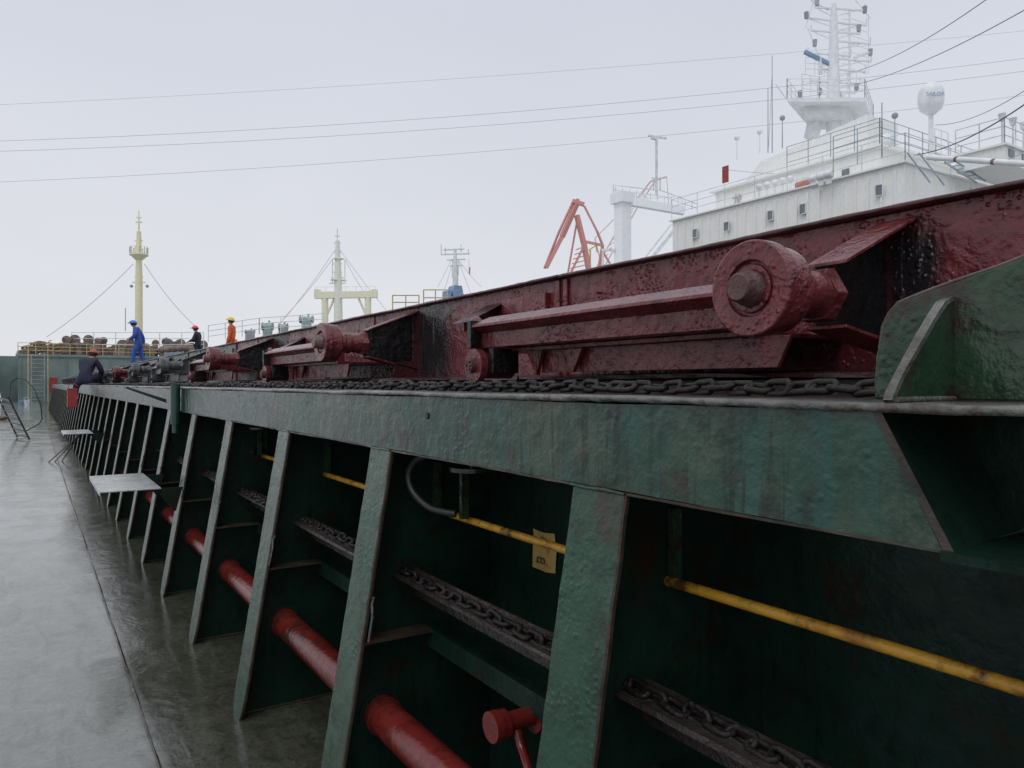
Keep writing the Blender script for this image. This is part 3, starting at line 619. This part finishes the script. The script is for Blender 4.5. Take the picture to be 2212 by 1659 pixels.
x.bar((-.1,87.5,0),(-.1,87.5,4.7),.07);x.bar((1.0,87.5,0),(1.0,87.5,4.7),.07); x.obj('access_ladder','greyhz',fc)
for pts in ([(-.35,86.9,0),(-.35,86.9,5.6),(-.1,86.9,5.9)],[(1.3,86.9,0),(1.3,86.9,5.9),(1.45,86.9,6.1),(1.6,87.4,6.1)]):
    x=B(); x.tube(pts,.045,6); x.obj('ladder_handrail','yrail',fc)
x=B(); x.box(1.45,2.1,87.2,87.6,.9,2.4); x.box(1.5,2.05,87.17,87.2,1.0,2.3); x.obj('red_cabinet','redbox',fc)
random.seed(11)
for i in range(46):
    X=3.0+i*.30+random.uniform(-.15,.15); x=B(); r=random.uniform(.28,.52); z0=4.9+random.uniform(.3,1.6)
    yy=90.5+random.uniform(-1.2,.8); x.cyl((X,yy,z0),(X+random.uniform(-.2,.2),yy+.8,z0),r,seg=14); x.cyl((X,yy-.05,z0),(X,yy,z0),r*.45,seg=10)
    x.box(X-.25,X+.25,yy,yy+.8,4.6,z0-r*.3)
    x.obj('mooring_drum','drum',label='rusty brown round drum stowed on forecastle',cat='drum',group='drums on forecastle')
x=B()
for q in range(70):
    X=-.9+random.random()*4.2; z=4.8+random.random()*1.5*(1-abs(X-1.1)/3.4); a_=random.random()*3; pts=[(X+.45*math.cos(t*.7),89.2+random.random()*.3,z+.16*math.sin(t*.7+a_)) for t in range(9)]; x.tube(pts,.09,6,closed=True)
x.obj('mooring_rope','rope',label='piled brown mooring rope coils on forecastle',cat='rope')
x=B(); x.box(12.2,14.2,89.2,90,4.75,5.9); x.box(12.1,14.3,89.1,90.1,5.9,6.0); x.obj('blue_locker','bluehz',label='blue storage locker on forecastle',cat='locker',bevel=.05)
x=B()
railing(x,[W(155,757,78),W(440,757,78)],1.9,2.2,.04); x.obj('deck_railing','wrail',label='pale tubular railing along forecastle deck',cat='railing')
# ---------------------------------------------------------------- distant masts
def px(D): return D/F
def rig(name,a,b_,r,mat,label,cat='cable',sag=0,group=None):
    a=Vector(a);b_=Vector(b_); x=B(); n=16
    x.tube([a.lerp(b_,i/n)-Vector((0,0,sag*4*(i/n)*(1-i/n))) for i in range(n+1)],r,5); return x.obj(name,mat,label=label,cat=cat,group=group)
D=90;k_=px(D)
fm=empty('foremast',W(300,700,D),'haze-paled yellow tubular foremast with platform and crosstrees','mast')
x=B(); x.tube([W(300,800,D),W(300,610,D),W(300,500,D)],[8*k_,7.5*k_,4.5*k_],12); x.tube([W(300,500,D),W(300,455,D)],[2*k_,1*k_],6)
for yy,w_ in((610,14),(598,9),(520,8),(480,7),(470,5)): x.bar(W(300-w_,yy,D),W(300+w_,yy,D),2.4*k_)
x.obj('mast_pole','mastyel',fm)
x=B(); c_=W(300,552,D); x.cyl(c_,c_+Vector((0,0,3*k_)),19*k_,seg=16); x.cyl(c_-Vector((0,0,9*k_)),c_,8*k_,17*k_,seg=16)
pts=[c_+Vector((18*k_*math.cos(t*math.pi/6),18*k_*math.sin(t*math.pi/6),0)) for t in range(13)]; railing(x,pts,18*k_,1,.03,(1,.5)); x.obj('mast_platform','mastyel',fm)
for cc in ((318,618),(284,618)):
    x=B(); x.ball(W(cc[0],cc[1],D),3.5*k_); x.obj('mast_lamp','greyhz',fm)
rig('mast_stay',W(288,570,D),W(100,728,88),.03,'wire','thin dark stay wire from mast to deck','cable',.5,'mast stay wires')
rig('mast_stay',W(312,570,D),W(422,705,88),.03,'wire','thin dark stay wire from mast to deck','cable',.5,'mast stay wires')
x=B(); x.tube([W(271,715,D),W(271,665,D)],.05,5); x.obj('flag_pole','greyhz',label='thin flagpole on forecastle',cat='pole')
D=110;k_=px(D)
m2=empty('neighbour_foremast',W(730,700,D),'pale cream mast with goalpost derrick frame','mast')
x=B(); x.tube([W(731,720,D),W(730,600,D),W(729,520,D)],[10*k_,8*k_,4.5*k_],12); x.tube([W(729,520,D),W(729,494,D)],1.2*k_,5)
for yy,w_ in((600,14),(588,10),(570,10),(545,8),(525,7),(510,5),(612,18)): x.bar(W(729-w_,yy,D),W(729+w_,yy,D),2.2*k_); 
for yy,w_ in ((606,16),(560,10)): x.box(*(lambda q:(q.x-w_*k_,q.x+w_*k_,q.y-.5,q.y+.5,q.z,q.z+2*k_))(W(731,yy,D)))
for q in (718,745): x.bar(W(q,610,D),W(q,560,D),1.5*k_)
x.obj('mast_pole','mastpale',m2)
x=B(); x.bar(W(680,638,D),W(815,636,D),14*k_)
for q in(702,795): x.tube([W(q,720,D),W(q,632,D)],7*k_,10)
for q in(686,808): x.box(*(lambda c_:(c_.x-.4,c_.x+.4,c_.y-.4,c_.y+.4,c_.z,c_.z+1.0))(W(q,640,D)))
x.tube([W(702,690,D),W(722,645,D)],2.5*k_,6);x.tube([W(795,690,D),W(775,645,D)],2.5*k_,6); railing(x,[W(682,630,D),W(812,629,D)],10*k_,1.6,.04,(1,)); x.obj('derrick_frame','gantry',m2)
for q in ((718,560,610,690),(745,560,800,650),(735,540,860,700),(724,540,605,700)): rig('mast_stay',W(q[0],q[1],D),W(q[2],q[3],D),.035,'wire2','thin grey stay wire from distant mast','cable',.3,'mast stay wires')
D=120;k_=px(D)
m3=empty('distant_mast',W(985,640,D),'pale grey distant ship mast with crosstrees and blue base','mast')
x=B(); x.tube([W(984,650,D),W(984,580,D),W(983,540,D)],[8*k_,5*k_,3*k_],10)
for yy,a,b_ in((550,952,1015),(540,958,1003),(562,965,1005),(575,972,998)): x.bar(W(a,yy,D),W(b_,yy-2,D),2.6*k_)
for q,y0,y1 in((953,550,528),(1012,550,538),(962,550,535),(996,545,528),(990,560,595),(977,560,600)): x.bar(W(q,y0,D),W(q,y1,D),1.4*k_)
x.obj('mast_pole','wrail',m3)
x=B(); x.prism([(-1.2,0),(1.2,0),(.8,1.8),(-.5,1.8)],'y',-1,1); c_=W(982,642,D); x.v=[(v[0]+c_.x,v[1]+c_.y,v[2]+c_.z) for v in x.v]; x.box(c_.x-1.7,c_.x-.9,c_.y-1,c_.y+1,c_.z-1,c_.z+.9); x.obj('mast_base','bluehz',m3)
for q in((975,560,945,620),(990,560,1020,640),(978,565,955,640),(993,565,1040,620)): rig('mast_stay',W(q[0],q[1],D),W(q[2],q[3],D),.035,'wire2','thin grey stay wire from distant mast','cable',.2,'mast stay wires')
x=B(); c_=W(1013,578,D); x.add([c_,c_+Vector((.3,0,.1)),c_+Vector((.25,0,-1.2)),c_+Vector((0,0,-1.1))],[(0,1,2,3)]); x.tube([W(1013,560,D),W(1013,590,D)],.03,4); x.obj('red_flag','crane',label='small red flag hanging near distant mast',cat='flag')
for (a,b_,yt,yb_) in((848,905,638,668),(915,966,626,660)):
    x=B(); DD=30
    for q in (a,(a+b_)/2,b_): x.tube([W(q,yb_+35,DD),W(q,yt,DD)],.025,6)
    for t in (0,.5): x.tube([W(a,yt+t*(yb_-yt),DD),W(b_,yt+t*(yb_-yt),DD)],.025,6)
    x.obj('guard_rail','yrail',label='yellow tubular guard rail beyond hatch cover',cat='railing',group='yellow guard rails')
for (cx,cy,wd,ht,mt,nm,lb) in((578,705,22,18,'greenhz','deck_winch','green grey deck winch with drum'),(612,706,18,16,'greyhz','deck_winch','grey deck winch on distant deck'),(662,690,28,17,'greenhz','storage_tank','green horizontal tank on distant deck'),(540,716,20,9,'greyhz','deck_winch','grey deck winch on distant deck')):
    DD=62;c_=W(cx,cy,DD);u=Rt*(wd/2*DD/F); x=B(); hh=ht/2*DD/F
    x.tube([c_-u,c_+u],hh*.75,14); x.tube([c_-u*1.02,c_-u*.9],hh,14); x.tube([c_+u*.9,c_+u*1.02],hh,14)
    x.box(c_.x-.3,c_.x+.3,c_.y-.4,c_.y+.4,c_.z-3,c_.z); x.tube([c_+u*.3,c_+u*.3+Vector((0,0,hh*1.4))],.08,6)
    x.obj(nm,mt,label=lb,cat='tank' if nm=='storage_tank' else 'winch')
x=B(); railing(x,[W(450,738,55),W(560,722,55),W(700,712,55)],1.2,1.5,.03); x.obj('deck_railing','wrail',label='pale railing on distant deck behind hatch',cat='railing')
x=B()
for q in range(5): c_=W(350+q*13,756-q*1.0,50); x.ball(c_,.28,0,10,6,(1,1,.8)); 
x.obj('stowed_sacks','drum',label='brown sacks stowed on deck behind hatch',cat='sacks')
# ---------------------------------------------------------------- cranes
D=110
cr_=empty('harbour_crane',W(1250,590,D),'orange red harbour crane with folded jib','crane')
x=B()
def seg(x,pts,w): 
    for a,b_ in zip(pts[:-1],pts[1:]): x.bar(W(a[0],a[1],D),W(b_[0],b_[1],D),w*D/F)
seg(x,[(1180,578),(1214,512),(1246,440)],9); seg(x,[(1176,580),(1208,500),(1238,436)],4); seg(x,[(1180,578),(1186,565),(1232,478)],3)
seg(x,[(1236,434),(1262,442)],8); seg(x,[(1248,430),(1244,450)],6); x.obj('jib','crane',cr_)
x=B(); seg(x,[(1246,465),(1262,530),(1275,600)],9); seg(x,[(1262,445),(1290,500),(1302,530)],4); seg(x,[(1246,480),(1225,600)],3); seg(x,[(1255,520),(1302,530)],5); seg(x,[(1262,530),(1228,600)],5); seg(x,[(1302,530),(1290,600)],5); seg(x,[(1300,540),(1330,590)],4)
for q in range(5): seg(x,[(1232+q*3,580-q*10),(1275-q*2,570-q*10)],2)
x.obj('crane_tower','crane',cr_)
x=B(); seg(x,[(1272,540),(1288,530),(1290,545)],2.5); seg(x,[(1275,600),(1275,540)],2.5); x.obj('crane_ladder','yrail',cr_)
D=170
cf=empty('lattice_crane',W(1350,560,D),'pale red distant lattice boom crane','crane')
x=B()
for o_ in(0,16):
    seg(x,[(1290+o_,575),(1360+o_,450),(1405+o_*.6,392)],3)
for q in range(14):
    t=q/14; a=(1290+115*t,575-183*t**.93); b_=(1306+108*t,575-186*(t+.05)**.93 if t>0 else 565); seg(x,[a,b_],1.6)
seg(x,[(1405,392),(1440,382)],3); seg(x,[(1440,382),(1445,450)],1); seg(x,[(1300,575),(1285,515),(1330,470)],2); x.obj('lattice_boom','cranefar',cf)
D=70
wc=empty('deck_crane',W(1345,560,D),'pale white deck crane with horizontal jib','crane')
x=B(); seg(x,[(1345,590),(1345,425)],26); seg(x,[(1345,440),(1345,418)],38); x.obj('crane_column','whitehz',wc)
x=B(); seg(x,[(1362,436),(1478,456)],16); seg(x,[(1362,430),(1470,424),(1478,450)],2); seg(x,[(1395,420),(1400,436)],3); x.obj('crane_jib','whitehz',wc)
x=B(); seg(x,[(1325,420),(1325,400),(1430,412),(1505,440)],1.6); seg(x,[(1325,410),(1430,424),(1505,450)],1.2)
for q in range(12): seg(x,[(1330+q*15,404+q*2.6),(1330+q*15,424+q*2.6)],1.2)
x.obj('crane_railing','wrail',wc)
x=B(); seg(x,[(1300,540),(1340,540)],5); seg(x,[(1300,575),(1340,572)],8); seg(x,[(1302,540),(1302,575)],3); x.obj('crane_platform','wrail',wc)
D=60
for pts,w_ in (([(1410,555),(1470,480)],7),([(1395,555),(1450,485)],3)):
    x=B(); seg(x,pts,w_); x.obj('inclined_strut','wrail',wc)
D=75
x=B(); seg(x,[(1418,420),(1418,295)],4); seg(x,[(1400,293),(1440,299)],3.5); seg(x,[(1406,297),(1420,300)],6); seg(x,[(1408,385),(1430,385)],3); seg(x,[(1412,385),(1412,410)],2);seg(x,[(1426,385),(1426,410)],2); x.obj('signal_mast','wrail',label='slender pale mast with radar bar on top',cat='mast')
# ---------------------------------------------------------------- white superstructure
sh=empty('moored_ship',(30,18,0),'white ship superstructure with railings, windows and radar mast','ship')
x=B(); x.box(25,42,13.9,24.8,-1,9.3); 
for q in range(22): x.box(24.90,25,14.15+q*.49,14.21+q*.49,4,9.1)
for q in range(10): x.box(25.6+q*1.3,25.66+q*1.3,13.84,13.9,4,9.1)
x.box(24.86,42.2,13.8,24.9,9.3,9.36)
x.box(25,42,24.8,60,-4,3.2)
x.obj('lower_house','white',sh)
x=B(); x.box(27,38,16,24,9.4,10.75); x.box(26.8,38.4,15.8,24.2,10.75,10.82)
x.obj('bridge_deck_house','white',sh)
x=B(); x.prism([(17.8,10.83),(17.8,13.0),(23.2,12.35),(24,11.7),(24,10.83)],'x',29.2,31.5); x.box(31.6,36,18,23.5,10.83,12.2); x.obj('upper_house','white',sh)
for pxx,pyy in((1505,505),(1573,490),(1668,466),(1738,452),(1903,412)):
    D0=25/((pxx-70)*C/F); Y=(D0-25*S)/C; z=H-(pyy-829.5)/F*D0
    x=B(); x.box(24.87,24.895,Y-.12,Y+.12,z-.18,z+.18); x.box(24.86,24.90,Y-.145,Y-.12,z-.205,z+.205); x.box(24.86,24.90,Y+.12,Y+.145,z-.205,z+.205); x.box(24.86,24.90,Y-.12,Y+.12,z+.18,z+.205); x.box(24.86,24.90,Y-.12,Y+.12,z-.205,z-.18)
    for f in range(6,len(x.f)): x.m[f]=1
    x.obj('window',['glass','frame'],sh)
x=B(); x.box(26.96,26.98,17.2,17.5,9.9,10.25); x.obj('window','glass',sh)
x=B(); railing(x,[(24.95,24.8,9.36),(24.95,13.85,9.36),(40,13.85,9.36)],.95,1.5,.017); x.obj('lower_railing','wrail',sh)
x=B(); railing(x,[(26.9,20,10.82),(26.9,15.9,10.82),(38,15.9,10.82)],1.0,1.0,.02); x.obj('middle_railing','rail',sh)
x=B(); x.box(28,33,12.1,13.7,9.38,9.95); x.box(27.9,33.1,12.0,13.75,9.95,10.02); x.obj('bridge_wing','white',sh)
for q in range(3):
    x=B(); x.box(28.3+q*1.0,28.7+q*1.0,12.07,12.1,9.62,9.88); x.obj('wing_window','glass',sh)
x=B(); railing(x,[(28,12.1,10.02),(33,12.1,10.02)],.9,.8,.022); x.obj('wing_railing','wrail',sh)
x=B(); railing(x,[(28,12.1,10.02),(28,13.7,10.02)],.9,.8,.022); x.obj('wing_railing','wrail',sh)
for q in range(4):
    x=B(); x.cyl((28.3+q*.8,12.3,10.9),(28.3+q*.8,12.3,11.15),.08,.13,seg=10); x.tube([(28.3+q*.8,12.3,10.0),(28.3+q*.8,12.3,10.9)],.03,5); x.obj('signal_lamp','wrail',sh)
a=W(2005,340,24);b_=W(2230,355,20); x=B(); x.tube([a.lerp(b_,t/10) for t in range(11)],.085,12); x.obj('derrick_boom','white2',sh)
for t in(.30,.66):
    x=B(); x.tube([a.lerp(b_,t),a.lerp(b_,t+.03)],.088,12); x.obj('boom_band','drum',sh)
for q,(pxx,pyy) in enumerate(((1728,400),(1742,396),(1757,386),(1774,381),(1790,377))):
    c_=W(pxx,pyy,27.2+(1790-pxx)*.03); x=B(); x.tube([c_-Vector((0,.16,0)),c_-Vector((0,.13,0)),c_+Vector((0,.13,0)),c_+Vector((0,.16,0))],[.08,.15,.15,.08],14); x.box(c_.x-.04,c_.x+.04,c_.y-.1,c_.y+.1,c_.z-.35,c_.z); x.obj('life_raft_canister' if q>1 else 'orange_container','white2' if q>1 else 'crane',sh)
x=B(); c_=W(1567,376,33); x.box(c_.x-.03,c_.x+.03,c_.y-.16,c_.y+.16,c_.z-.38,c_.z+.35); x.obj('red_light_board','redbox',sh)
for q in range(5):
    c_=W(1640+q*17,404-q*4.5,30.5); x=B(); x.ball(c_,.14,0,10,8); x.cyl(c_-Vector((0,0,.5)),c_,.05,seg=6); x.obj('vent_head','white2',sh)
text('hull_character','龙',.6,'fadedink',(26.95,W(1592,393,34).y-.2,10.1),(0,-1,0),(0,0,1),sh)
for (pxx,y0,y1,D0) in ((1592,345,298,35),(1641,330,285,35),(1668,330,120,36),(1659,330,190,36),(1690,320,255,35),(1933,315,250,30)):
    x=B(); x.tube([W(pxx,y0,D0),W(pxx,y1,D0)],[.028,.016],6)
    if y0-y1<70: x.ball(W(pxx,y1,D0),.13,0,10,6)
    x.obj('antenna','white2' if y0-y1<60 else 'greyhz',sh)
c_=W(2011,207,29.4); x=B(); 
prof=[(.30,-.62),(.40,-.55),(.465,-.3),(.475,0),(.44,.2),(.34,.38),(.19,.48),(.0,.52)]
vs=[];n=len(prof)
for a in range(28):
    for (rr,zz) in prof: vs.append((c_.x+rr*math.cos(a*2*math.pi/28),c_.y+rr*math.sin(a*2*math.pi/28),c_.z+zz))
x.add(vs,[(a*n+i,a*n+i+1,((a+1)%28)*n+i+1,((a+1)%28)*n+i) for a in range(28) for i in range(n-1)],0,True)
x.cyl(c_+Vector((0,0,-.75)),c_+Vector((0,0,-.6)),.16,.32,seg=16); x.obj('radome','white2',sh)
x=B(); x.tube([c_+Vector((0,0,-2.6)),c_+Vector((0,0,-.7))],.09,8); railing(x,[c_+Vector((-.5,-.4,-2.4)),c_+Vector((.5,-.4,-2.4))],.9,.5,.02); x.obj('radome_post','white2',sh)
text('radome_letters','SAILOR',.22,'bluehz',c_+Vector((-S,-C,0)).normalized()*.49+Vector((-.1*C,.1*S,.0))+Vector((0,0,-.12)),(C,-S,0),(0,0,1),sh)
x=B(); cc=W(1915,305,30); x.ball(cc,.28,0,16,10,(1,1,1.1)); x.cyl(cc-Vector((0,0,.6)),cc,.08,seg=8); x.obj('small_radome','white2',sh)
D=35
def sg(x,pts,w,D_=None):
    for a,b_ in zip(pts[:-1],pts[1:]): x.bar(W(a[0],a[1],D),W(b_[0],b_[1],D),w*D/F)
rm=empty('radar_mast',W(1800,300,D),None,None); par(rm,sh)
def rp(x,name,mat): return x.obj(name,mat,rm)
x=B(); x.tube([W(1800,310,D),W(1800,200,D),W(1801,40,D),W(1801,8,D)],[.34,.30,.17,.1],14); x.tube([W(1752,300,D),W(1765,245,D)],.34,4,sm=False); x.tube([W(1840,270,D),W(1818,200,D)],.1,8)
sg(x,[(1835,20),(1835,210)],3); sg(x,[(1876,30),(1876,160)],1.2); rp(x,'mast_column','white2')
x=B()
c0=W(1700,242,D-1.5);c1=W(1868,262,D-1.5);c2=W(1886,232,D+1.6);c3=W(1745,215,D+1.6)
zz=W(1790,240,D).z
pl=[(c.x,c.y) for c in(c0,c1,c2,c3)]
x.prism(pl,'z',zz-.12,zz+.06); x.prism([(q[0]*.6+.4*W(1790,240,D).x,q[1]*.6+.4*W(1790,240,D).y) for q in pl],'z',zz-.55,zz-.12); rp(x,'mast_platform','white2')
x=B(); P4=[Vector((q[0],q[1],zz+.06)) for q in pl]; railing(x,P4+[P4[0]],.85,.75,.022); rp(x,'platform_railing','white2')
x=B()
for (yy,a,b_) in ((20,1760,1868),(42,1742,1800),(52,1800,1872),(70,1752,1858),(92,1800,1880),(118,1745,1838),(130,1800,1882),(152,1772,1870),(178,1750,1858),(198,1766,1848)):
    sg(x,[(a,yy-4),(b_,yy+3)],3.2); sg(x,[(a,yy-4),(a,yy-16)],2); sg(x,[(b_,yy+3),(b_,yy-12)],2); sg(x,[(a+8,yy),(1800,yy+16)],1.6); sg(x,[(b_-8,yy),(1803,yy+16)],1.6)
for q in range(16): sg(x,[(1818,30+q*12),(1836,30+q*12)],1.2)
for q in range(9): sg(x,[(1838,40+q*18),(1874,52+q*18)],1); 
sg(x,[(1752,0),(1790,22),(1756,6)],2); sg(x,[(1745,60),(1772,130)],1.3);sg(x,[(1758,0),(1740,60)],1.3);sg(x,[(1848,0),(1880,40)],1.3); rp(x,'mast_crosstree','white2')
x=B(); sg(x,[(1738,112),(1798,142)],7); rp(x,'radar_scanner','bluehz')
x=B(); sg(x,[(1738,108),(1798,138)],5); sg(x,[(1772,125),(1772,160)],7); rp(x,'scanner_housing','white2')
x=B(); sg(x,[(1845,125),(1880,112)],5); rp(x,'antenna_bar','white2')
for (pxx,pyy) in((1765,12),(1742,40),(1868,28),(1855,68),(1760,100),(1880,120),(1800,180),(1728,210),(1770,205),(1850,195)):
    x=B(); c_=W(pxx,pyy,D); x.cyl(c_,c_+Vector((0,0,.3)),.09,.11,seg=10); rp(x,'mast_light','greyhz')
x=B(); railing(x,[W(1732,205,D),W(1770,212,D),W(1850,200,D)],1.0,.5,.022); railing(x,[W(1740,160,D),W(1800,165,D)],.8,.5,.02); sg(x,[(1676,182),(1700,215),(1725,238)],2); sg(x,[(1700,215),(1700,182)],2); rp(x,'mast_ladder_cage','white2')
for (pxx,py0,py1) in ((1842,270,310),(1862,275,315),(1818,280,310)):
    x=B(); sg(x,[(pxx,py0),(pxx,py1)],3); rp(x,'mast_brace','white2')
x=B(); railing(x,[W(1800,372,27),W(1905,340,26.5),W(1905,300,26.5)],1.3,.8,.02); x.obj('stair_railing','rail',sh)
x=B(); D=26.5
sg(x,[(2040,350),(2110,395)],3);sg(x,[(2060,345),(2130,392)],3)
for q in range(6): sg(x,[(2045+q*11,352+q*7),(2062+q*11,350+q*7)],2)
x.obj('stairway','rail',sh)
D=25
for (a,b_) in (((1960,330),(2010,395)),((1985,330),(2040,400)),((2165,350),(2212,330))):
    x=B(); sg(x,[a,b_],2.5); x.obj('wing_brace','rail',sh)
# ---------------------------------------------------------------- wires
for (p0,p1,d0,d1,r,s_) in (((-40,228),(2260,62),150,150,.03,1.5),((-40,306),(2260,120),140,140,.042,2.5),((-40,328),(2260,148),140,140,.042,2.5),((-40,395),(2260,200),130,130,.035,2.0)):
    rig('power_line',W(*p0,d0),W(*p1,d1),r,'wire2','thin grey overhead power line against overcast sky','cable',s_,'overhead power lines')
for (p0,p1,d0,d1,r) in (((2150,-15),(1855,152),20,35,.016),((2230,12),(1850,182),19,35,.016),((2230,214),(1975,335),18,27,.018),((2230,185),(2020,270),18,29,.009),((1668,150),(1660,320),36,36,.01),((1895,360),(1560,365),30,33,.009)):
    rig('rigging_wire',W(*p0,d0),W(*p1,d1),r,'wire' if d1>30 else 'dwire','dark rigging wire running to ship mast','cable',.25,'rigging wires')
